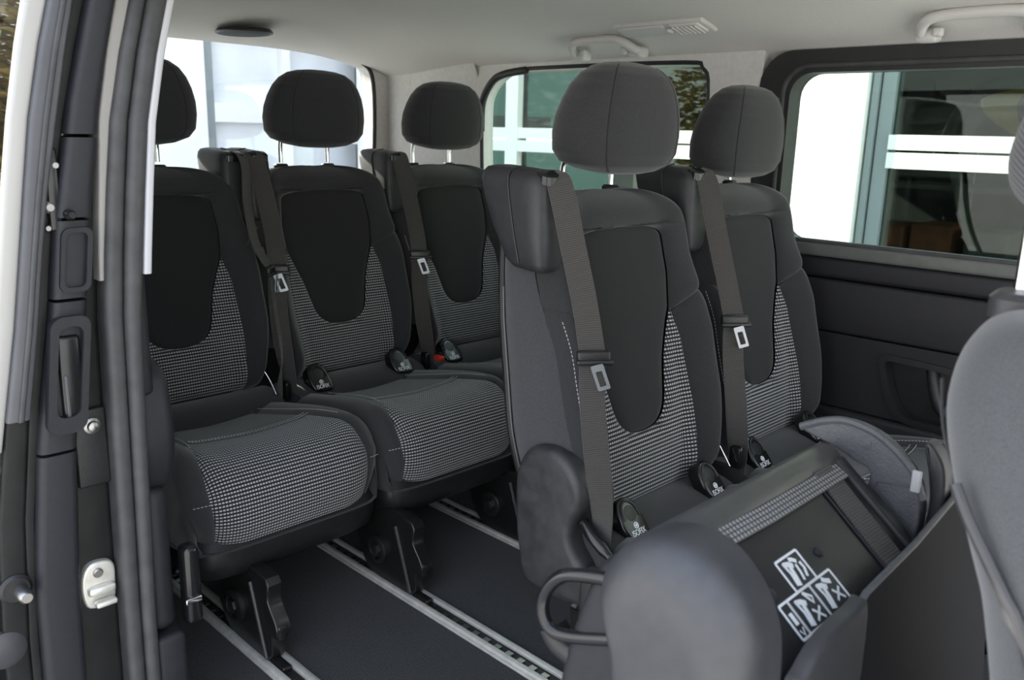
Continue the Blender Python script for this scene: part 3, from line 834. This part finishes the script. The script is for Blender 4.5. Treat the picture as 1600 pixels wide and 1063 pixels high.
def seat(loc, label, ts, legs=(), cover=None, tong=.715, group=None, lower=None, dz=0, tx=.222, sx=1, plain=False, hs=1, hx=0, hy=0, bs=.955, cz0=0, pads=(-1, 1)):
    e = tag(empty('van_seat', loc), label, 'seat', group)
    b = part('backrest', 'center', me_center, FABC, e)
    part('weave_panel', 'weave', me_weave, WEAVE, e)
    for s in (-1, 1): part('side_bolster', 'bol%d' % s, me_bolster(s), FAB, e)
    part('yoke', 'yoke', me_yoke, FAB, e)
    part('side_panel', 'side', me_side, FABS, e)
    part('back_shell', 'shell', me_shell, PLM, e)
    for s in (-1, 1): part('piping', 'pip%d' % s, me_piping(s), DGREY, e)
    tag(part('stitching', 'bst', me_bstitch, THR, e), kind='stuff')
    part('lower_frame', 'lframe', lambda: MB().box((0, .085, .44), (.34, .07, .14)).me('lower_frame', False), MET, e)
    for o in e.children: o.scale = (1, 1, bs); o.location.z = 1-bs
    headrest(e, dz, hs, hx, hy)
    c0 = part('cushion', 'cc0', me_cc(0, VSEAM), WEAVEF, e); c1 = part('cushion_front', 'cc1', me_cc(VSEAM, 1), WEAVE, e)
    if plain:
        for c in (c0, c1): c.material_slots[0].link = 'OBJECT'; c.material_slots[0].material = FAB
    for s in (-1, 1): part('cushion_bolster', 'cb%d' % s, me_cb(s), FAB, e)
    part('rear_roll', 'roll', me_roll, FAB, e)
    tag(part('stitching', 'cst', me_cstitch, THR, e), kind='stuff')
    part('skirt', 'skirt', me_skirt, PLM, e)
    part('skirt_seam', 'skseam', me_ringseam, FAB, e)
    for o in e.children:
        if o.name.split('.')[0] in ('cushion', 'cushion_front', 'cushion_bolster', 'rear_roll') or o.data and o.data.name.startswith('stitching') and o.scale.z == 1: o.location.z = cz0
    if bs < 1:
        for o in e.children:
            if o.name.startswith('rear_roll'): o.location.z = .016
    for s in pads: isofix(e, s*.140, .190, (.426 if bs < 1 else .412)+cz0).scale = (.9, .9, .9)
    tower(e, ts, tx, sx); belt(e, ts, tong=tong, lower=lower)
    for x in legs: leg(e, x)
    if cover: recliner(e, cover)
    return e
G3 = 'rear bench row of three seats'; G2 = 'middle row seats facing forward'
near3 = seat((.48, 0, 0), 'dark fabric rear row seat nearest the sliding door, partly behind the pillar', -1, (.105,), tong=.735, group=G3, tx=.204, sx=.82, dz=.018, hx=.03, pads=(1,))
mid3 = seat((0, 0, 0), 'dark fabric rear row seat in the middle, between two belt towers', 1, (.205, -.185), tong=.735, group=G3, tx=.204, sx=.82, dz=.014)
far3 = seat((-.48, 0, 0), 'dark fabric rear row seat by the rear quarter window', 1, (-.095,), tong=.735, group=G3, dz=.010)
mid2 = seat((0, 1.07, 0), 'large upright seat in the centre with belt tower and rounded recliner cover', 1, (.205, -.185), cover=1, group=G2, plain=True, hs=1.05, dz=-.006, hy=.012, bs=1.045, cz0=-.028)
far2 = seat((-.48, 1.07, 0), 'upright dark seat beside the large side window, right of the central seat', 1, (-.095,), group=G2, dz=-.022, plain=True, bs=1.03, cz0=-.02)
# seat-edge levers and buckles
for par, s in ((near3, -1), (mid3, -1), (mid2, -1)):
    rbox('seat_buckle', (s*.236, .20, .415), (.018, .03, .05), .006, PLB, par)
rbox('buckle_button', (-.238, .262, .434), (.022, .030, .014), .004, RED, mid3)
for par, s in ((near3, -1), (mid2, -1), (mid3, 1)):
    MB().tube(spline([(s*.195, .16, .47), (s*.205, .175, .44), (s*.21, .20, .40)], 5), .0022).build('release_strap', CHR, par)

# ================================================================== FOLDED SEAT (foreground)
fs = tag(empty('folded_seat', (.5, 1.70, 0)), 'folded-down seat in the foreground with rounded grey end cover and pictogram stickers', 'seat')
def FX(q, a): return Vector((a-.5, q[0]-1.70, q[1]))
cap = smoothpoly([(1.655, .60), (1.642, .643), (1.657, .675), (1.684, .698), (1.722, .711), (1.761, .707), (1.793, .685), (1.814, .653), (1.824, .61), (1.826, .50), (1.82, .36), (1.79, .28), (1.73, .28), (1.69, .40), (1.668, .52)], 5)
mb = MB(); R = [[FX(q, .66) for q in cap], [FX(q, .695) for q in cap]]
cc_ = (1.738, .52)
for k in range(1, 13):
    an = math.pi/2*k/12; f_ = 1-.42*(1-math.cos(an))
    R.append([FX((cc_[0]+(q[0]-cc_[0])*f_, cc_[1]+(q[1]-cc_[1])*f_), .695+.05*math.sin(an)) for q in cap])
mb.rings(R); c1 = mb.build('end_cover', PLG, fs)
rearp = smoothpoly([(1.635, .652), (1.69, .66), (1.71, .56), (1.72, .40), (1.74, .26), (1.62, .24), (1.575, .36), (1.58, .48), (1.602, .575)], 5)
rplate(rearp, .63, .712, .02, FX).build('rear_cover', PLT, fs)
# far cover, seen from inside
far = smoothpoly([(1.630, .694), (1.665, .712), (1.700, .719), (1.745, .708), (1.785, .676), (1.803, .64), (1.805, .59), (1.79, .55), (1.74, .55), (1.725, .60), (1.735, .655), (1.71, .668), (1.68, .680)], 4)
fc = rplate(far, .225, .25, .004, FX).build('end_cover', PLS, fs)
rim = spline([FX(q, .247) for q in ((1.630, .695), (1.665, .713), (1.700, .720), (1.745, .709), (1.787, .677), (1.806, .64))], 6)
MB().tube(rim, .006, 8).build('rim', PLS, fc)
mbb = MB(); mbb.rings([[FX((1.725+p[0], .695+p[1]), .2495+d) for p in superring(0, 0, r, r, 0, 2, 24)] for d, r in ((0, .0075), (.0012, .0075), (.0016, .006))]); mbb.build('screw_cap', PLS, fc)
MB().tube([FX(q, .2505) for q in ((1.79, .655), (1.748, .650), (1.745, .640), (1.775, .60))], .0022, 6).build('rib', PLS, fc)
rbox('white_clip', FX((1.797, .665), .254), (.006, .012, .03), .002, TRIMW, fc)
rplate(smoothpoly([(1.790, .704), (1.800, .708), (1.818, .684), (1.824, .650), (1.825, .60), (1.822, .55), (1.80, .55), (1.806, .62), (1.800, .665)], 4), .195, .222, .006, FX).build('outer_guard', PLG, fs)
# beam
bp_ = smoothpoly([(1.662, .640), (1.655, .664), (1.664, .684), (1.682, .692), (1.700, .685), (1.708, .668), (1.70, .650), (1.684, .635)], 4)
rplate(bp_, .275, .70, .004, FX, both=True).build('top_beam', BEAM, fs)
rbox('beam_clip', FX((1.694, .690), .665), (.035, .022, .012), .004, PLA, fs, rot=Matrix.Rotation(-.5, 3, 'X'))
MB().ribbon([FX((1.712, .670), .672), FX((1.716, .668), .5), FX((1.716, .668), .30)], (0, .86, -.5), .022, .006).build('woven_strip', RIB, fs)
# sloping panel
PN = Vector((0, .629, .777)); PD = Vector((0, .777, -.629)); PO = Vector((0, 1.718-1.70, .662))
def panel(x, d, h=0): return Vector((x-.5, 0, 0))+PO+PD*d+PN*h
mb = MB(); rp_ = rrect(.27, .70, .0, .140, .012)
rplate(rp_, -.03, 0, .006, lambda q, a: panel(q[0], q[1], a)).build('sticker_panel', SPAN, fs)
def screw(x, d):
    mbb = MB(); mbb.rings([[panel(x+p[0], d+p[1], h) for p in superring(0, 0, r, r, 0, 2, 20)] for h, r in ((0, .0065), (.003, .006), (.0045, .003))]); mbb.build('screw_head', PLA, fs)
screw(.459, .060); screw(.584, .067)
# strap
MB().ribbon([panel(.338, -.035, .004), panel(.338, .01, .004), panel(.342, .08, .004), panel(.344, .132, .004)], (1, 0, 0), .046, .003).build('strap', BELT, fs)
MB().tube([panel(.366, -.01, .002), panel(.369, .132, .002)], .0015, 6).build('strap_edge', PLG, fs)
rbox('side_rail', panel(.283, .045, .0)-Vector((0, 0, .01)), (.022, .15, .03), .006, PLA, fs, rot=Matrix.Rotation(-.68, 3, 'X'))
# stickers
st = empty('pictogram_sticker'); st.parent = fs
SX, SD, SW, SH = .0, .0, .0, .0
def stick(x0, x1, d0, d1, m, h0, h1, name, r=.003):
    return rplate(rrect(x0, x1, d0, d1, r, 3), h0, h1, (h1-h0)*.3, lambda q, a: panel(q[0], q[1], a), seg=1).build(name, m, st)
def sline(mb, pts, wdt):
    mb.ribbon([panel(*p, .0011) for p in pts], [PD.cross(PN)*0+((panel(*pts[min(i+1, len(pts)-1)])-panel(*pts[max(i-1, 0)])).normalized().cross(PN)) for i in range(len(pts))], wdt, .0004)
def cell(x0, x1, d0, d1, kind):
    """white frame, black ground and a white seat pictogram; x falls to the right of the picture"""
    holed('frame', rrect(x0, x1, d0, d1, .003, 3), [rrect(x0+.0028, x1-.0028, d0+.0028, d1-.0028, .001, 2)], .0006, .0012, lambda q, a: panel(q[0], q[1], a), WHITE, st)
    w_, h_ = x1-x0, d1-d0
    def T(a, b): return (x1-a*w_, d0+b*h_)
    mb = MB()
    if kind in (0, 1, 2):
        sline(mb, [T(.22, .2), T(.40, .25), T(.52, .35)], .006)
        sline(mb, [T(.22, .15), T(.27, .5), T(.22, .85)], .0035)
        sline(mb, [T(.40, .3), T(.36, .6), T(.30, .88)], .0055)
    if kind == 0:
        sline(mb, [T(.5, .15), T(.62, .2), T(.72, .3)], .005); sline(mb, [T(.62, .35), T(.60, .6), T(.55, .82)], .0035); sline(mb, [T(.8, .35), T(.82, .55), T(.72, .78)], .004)
    if kind == 1:
        sline(mb, [T(.5, .12), T(.62, .22), T(.75, .28)], .006); sline(mb, [T(.55, .78), T(.85, .5)], .003); sline(mb, [T(.58, .48), T(.84, .82)], .003)
    if kind == 2:
        sline(mb, [T(.6, .1), T(.68, .3), T(.75, .45), T(.82, .3), T(.62, .1)], .003); sline(mb, [T(.5, .85), T(.82, .58)], .003); sline(mb, [T(.54, .55), T(.8, .88)], .003)
    if kind == 3:
        sline(mb, [T(.5, .3), T(.5, .62)], .006); sline(mb, [T(.3, .75), T(.5, .9), T(.7, .72)], .002)
    mb.build('pictogram', WHITE, st, sm=False)
stick(.493, .546, .041, .084, STI, .0002, .0006, 'sticker_base'); stick(.464, .589, .079, .124, STI, .0002, .0006, 'sticker_base')
cell(.494, .545, .042, .0825, 0)
cell(.465, .519, .080, .123, 1); cell(.5165, .570, .080, .123, 2); cell(.5675, .588, .080, .123, 3)
# front shell (dark board, lip in a paler material to show its lit edge)
def shell(u, v):
    x = .52-.42*u; y = 1.832-.012*u+.03*v; z = .598+.030*u-.42*v
    return FX((y, z), x), (u, v)
mb = MB()
top = [FX(q, x) for x, q in ((.512, (1.822, .560)), (.508, (1.828, .580)), (.500, (1.830, .592)), (.489, (1.831, .602)), (.480, (1.831, .607)), (.34, (1.831, .617)), (.18, (1.831, .643)), (.10, (1.831, .656)))]
bot = [Vector((p.x, p.y+.06, .15)) for p in top]
R = []
for p, q in zip(top, bot):
    R.append([p+Vector((0, -.004, 0)), p+Vector((0, .004, 0)), p.lerp(q, .5)+Vector((0, .012, 0)), q+Vector((0, .008, 0)), q+Vector((0, -.008, 0)), p.lerp(q, .5)])
mb.rings(R); sh = mb.build('front_board', BOARD, fs)
MB().tube([p+Vector((0, .001, .001)) for p in top], .0042, 8).build('board_lip', PLS, sh)
rplate(smoothpoly([(.50, .598), (.535, .612), (.60, .609), (.642, .590), (.664, .56), (.67, .40), (.66, .20), (.50, .20), (.495, .40)], 4), 1.828, 1.846, .008, lambda q, a: FX((a, q[1]), q[0])).build('board_return', PLG, fs)
rbox('seat_body', FX((1.69, .37), .47), (.40, .20, .34), .03, PLM, fs)
# loop handle
H = [FX(q, .71) for q in ((1.66, .64), (1.60, .622), (1.575, .606), (1.558, .580), (1.556, .556), (1.570, .540), (1.60, .545), (1.66, .57))]
MB().tube(spline(H, 6), .0080, 10).build('loop_handle', PLB, fs)
rbox('handle_bracket', FX((1.60, .565), .66), (.03, .05, .08), .01, PLM, fs)
MB().tube(spline([FX(q, .69) for q in ((1.555, .53), (1.57, .515), (1.60, .51))], 5), .018, 10).build('handle_boot', PLM, fs)
for x in (.30, .68):
    r2 = rplate([(1.62, .26), (1.80, .26), (1.76, .012), (1.66, .012)], x-.016, x+.016, .004, FX).build('leg', MET, fs)

# ================================================================== FRONT PASSENGER SEAT (right edge)
fp = tag(empty('front_seat', (.40, 1.912, 0)), 'grey fabric front seat cut off by the right edge, on tall chrome headrest posts', 'seat')
def fring(z, y0, y1, hx, n=3.2, k=48):
    return [(p[0], p[1], p[2]) for p in superring(0, (y0+y1)/2, hx, (y1-y0)/2, z, n, k)]
FR = [(.12, .07, .30, .19), (.35, .07, .30, .21), (.55, .065, .28, .225), (.68, .042, .255, .23), (.74, .022, .235, .23), (.80, -.002, .21, .225), (.86, -.018, .185, .215), (.905, -.016, .165, .20), (.935, -.002, .15, .185), (.949, .016, .125, .16), (.953, .03, .105, .12)]
P = spline([(a, b, c) for a, b, c, d in FR], 4); Q = spline([(a, d, 0) for a, b, c, d in FR], 4)
MB().rings([fring(p.x, p.y, p.z, q.y) for p, q in zip(P, Q)]).build('backrest', FABF, fp)
MB().tube([(.19*.0+.2*math.cos(.0)+.025, -.0+.13+.12*t*0, .1+.0) for t in (0, 1)], .001).V
MB().tube(spline([(.222, .030, .815), (.227, .045, .790), (.230, .064, .762), (.231, .082, .735), (.230, .098, .708), (.225, .13, .62), (.22, .16, .50)], 6), .005, 8).build('side_trim', PLG, fp)
MB().tube(spline([(.13, -.020, .88), (.16, .0, .83), (.205, .05, .775), (.225, .12, .75)], 6), .0016, 6).build('seam', FAB, fp)
for s in (-1, 1):
    MB().tube([(s*.075, .020, .94), (s*.075, .020, 1.07)], .0065, 12).build('headrest_post', CHR, fp)
    MB().rings([superring(s*.075, .022, .032, .026, z, 2.3, 24) for z in (.940, .958)]+[superring(s*.075, .022, .026, .02, .964, 2.3, 24)]).build('post_collar', PLG, fp)
HR = [(1.032, .03, .10, .07), (1.04, .005, .125, .10), (1.06, -.012, .14, .12), (1.09, -.016, .145, .13), (1.13, -.006, .145, .13), (1.17, .012, .142, .12), (1.20, .03, .135, .11), (1.225, .05, .12, .08), (1.232, .07, .10, .04)]
P = spline([(a, b, c) for a, b, c, d in HR], 4); Q = spline([(a, d, 0) for a, b, c, d in HR], 4)
mb = MB(); R = [fring(p.x, p.y, p.z, q.y, 2.6, 48) for p, q in zip(P, Q)]
uv = [(i/48, p[2]*.8+p[1]*.6) for r in R for i, p in enumerate(r)]
mb.rings(R, uvs=uv); mb.build('headrest', RIBH, fp)
rbox('seat_base', (0, .30, .20), (.44, .46, .30), .04, PLM, fp)

# ================================================================== OUTSIDE
gr = struct(MB().box((0, 0, -.62), (60, 60, .1)).build('ground', GRND, sm=False))
# garage on the left side of the van
ga = tag(empty('garage_front', (-3.5, 0, -.57)), 'white framed glazed garage front outside the side windows', 'building')
def gbox(name, y0, y1, z0, z1, x0, x1, m, par=None): 
    return MB().box(((x0+x1)/2+3.5, (y0+y1)/2, (z0+z1)/2+.57), (abs(x1-x0), y1-y0, z1-z0)).build(name, m, par or ga, sm=False)
gbox('pier', -.75, .10, -.57, 3.2, -3.8, -3.46, BWHITE)
gbox('post', .115, .15, -.57, 3.0, -3.62, -3.50, BGREY); gbox('post', .16, .235, -.57, 3.0, -3.62, -3.52, BGREY)
for (a, b) in ((.235, 3.2), (-2.62, -.75), (-4.6, -2.75), (-4.85, -4.75)):
    for z0, z1 in ((1.06, 1.14), (.96, 1.045), (2.1, 2.25), (-.25, -.08)):
        gbox('rail', max(a, -4.85), b, z0, z1, -3.58, -3.50, BWHITE)
for (a, b) in ((.235, 3.2),):
    for z0, z1 in ((-.08, .96), (1.14, 2.1)): gbox('pane', a, b, z0, z1, -3.56, -3.55, GLASSB)
for (a, b) in ((-2.62, -.75), (-4.6, -2.75), (-4.85, -4.75)):
    for z0, z1 in ((-.08, .96), (1.14, 2.1)): gbox('pane', a, b, z0, z1, -3.56, -3.55, GLASSQ)
for y in (-2.685, -4.675): gbox('post', y-.065, y+.065, -.57, 2.3, -3.60, -3.49, BWHITE)
gbox('lintel', -4.85, 3.2, 2.25, 3.6, -3.7, -3.5, BWHITE)
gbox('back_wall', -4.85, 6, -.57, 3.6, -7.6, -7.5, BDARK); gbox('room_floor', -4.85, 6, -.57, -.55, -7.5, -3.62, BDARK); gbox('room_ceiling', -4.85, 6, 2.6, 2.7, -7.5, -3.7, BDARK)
gbox('side_wall', 3.2, 6.0, -.57, 3.6, -3.7, -3.5, BWHITE)
# things behind the garage glass
e = tag(empty('storage_rack', (-4.6, .10, -.55)), 'grey metal rack with orange crates seen through the lower garage pane', 'rack')
for y in (-.35, .75):
    for x in (-.2, .2): MB().box((x, y, .75), (.04, .04, 1.5)).build('upright', SHLF, e, sm=False)
for z in (.5, .93, 1.38): MB().box((0, .2, z), (.45, 1.15, .03)).build('shelf', SHLF, e, sm=False)
for y, z, m in ((-.15, .63, ORG), (.2, .63, ORG), (.57, .63, ORG), (-.18, 1.02, ORG), (.12, 1.04, ORG), (.45, 1.03, SHLF)):
    rbox('crate', (0, y, z), (.38, .26, .20), .02, m, e)
MB().box((.26, .45, .9), (.03, .06, 1.3), Matrix.Rotation(.35, 3, 'X')).build('leaning_board', SHLF, e, sm=False)
e = tag(empty('yellow_machine', (-5.2, .45, -.55)), 'yellow machine with dark cab behind the upper garage pane', 'machine')
rplate(smoothpoly([(-.22, 1.90), (-.12, 2.06), (.45, 2.10), (.62, 1.95), (.55, 1.72), (.1, 1.70), (-.05, 1.74)], 4), -.25, .25, .05, X3).build('body', YEL, e)
rplate(smoothpoly([(.02, 1.90), (.10, 2.0), (.28, 1.98), (.26, 1.76), (.08, 1.76)], 4), .24, .30, .02, X3).build('cab_window', PLB, e)
rbox('chassis', (0, .2, .85), (.5, .8, 1.7), .05, PLB, e)
MB().tube(spline([(.32, -.42, 1.5), (.32, -.25, 1.95), (.32, .05, 2.05)], 6), .05).build('boom', PLB, e)
# building behind the van
rb = tag(empty('rear_building', (-2.5, -5, -.57)), 'bright white framed glazed facade seen through the rear window', 'building')
RGL = mat('painted_sky_reflection_glass', (.72, .75, .80), .2, .12, 2)  # pale base colour stands in for sky mirrored in the panes
def fbox(name, x0, x1, z0, z1, y0, y1, m): return MB().box(((x0+x1)/2+2.5, (y0+y1)/2+5, (z0+z1)/2+.57), (x1-x0, abs(y1-y0), z1-z0)).build(name, m, rb, sm=False)
fbox('wall', -2.12, 1.1, -.57, 2.9, -5.2, -4.98, BWHITE)
fbox('post', -2.20, -2.13, -.57, 2.9, -5.1, -5.0, BGREY)
for a, b in ((-2.87, -2.20), (-3.95, -2.95), (-5.0, -4.05)):
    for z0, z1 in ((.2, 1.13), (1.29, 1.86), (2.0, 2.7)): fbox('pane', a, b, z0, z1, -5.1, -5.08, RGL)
for x in (-2.91, -4.0): fbox('post', x-.04, x+.04, -.57, 2.9, -5.1, -5.0, BWHITE)
for z0, z1 in ((1.13, 1.29), (1.86, 2.0), (-.57, .2), (2.7, 2.9)): fbox('rail', -6.5, -2.2, z0, z1, -5.1, -5.0, BWHITE)

# tree mirrored in the dark glass of the open door
import random
rnd = random.Random(4)
tr = tag(empty('autumn_tree', (2.4, -4.0, -.57)), 'golden autumn tree standing behind the van, mirrored at the door glass', 'tree')
MB().tube(spline([(0, 0, 0), (.03, 0, .8), (-.04, .02, 1.7), (.02, 0, 2.8)], 5), [.11-.0055*i for i in range(16)]).build('trunk', BARK, tr)
for i in range(9):
    a = i*2.4; z = .9+i*.2; L = .9-.05*i
    MB().tube(spline([(0, 0, z), (math.cos(a)*L*.5, math.sin(a)*L*.5, z+.25), (math.cos(a)*L, math.sin(a)*L, z+.35)], 4), [.035-.003*k for k in range(9)], 6).build('branch', BARK, tr)
mb = MB()
for i in range(6500):
    a = rnd.uniform(0, 6.28); r = 1.25*rnd.random()**.5; z = rnd.uniform(1.0, 3.1); r *= math.sin((z-.8)/2.5*math.pi)**.5 if .8 < z < 3.3 else .2
    c = Vector((r*math.cos(a), r*math.sin(a), z)); R_ = Matrix.Rotation(rnd.uniform(0, 6.28), 3, 'Z') @ Matrix.Rotation(rnd.uniform(-1, 1), 3, 'X'); q = .075
    mb.add([c+R_@Vector(p) for p in ((-q, 0, 0), (0, -q*.5, .01), (q, 0, 0), (0, q*.5, .01))], [(0, 1, 2, 3)])
tag(mb.build('foliage', LEAF, tr, sm=False), kind='stuff')
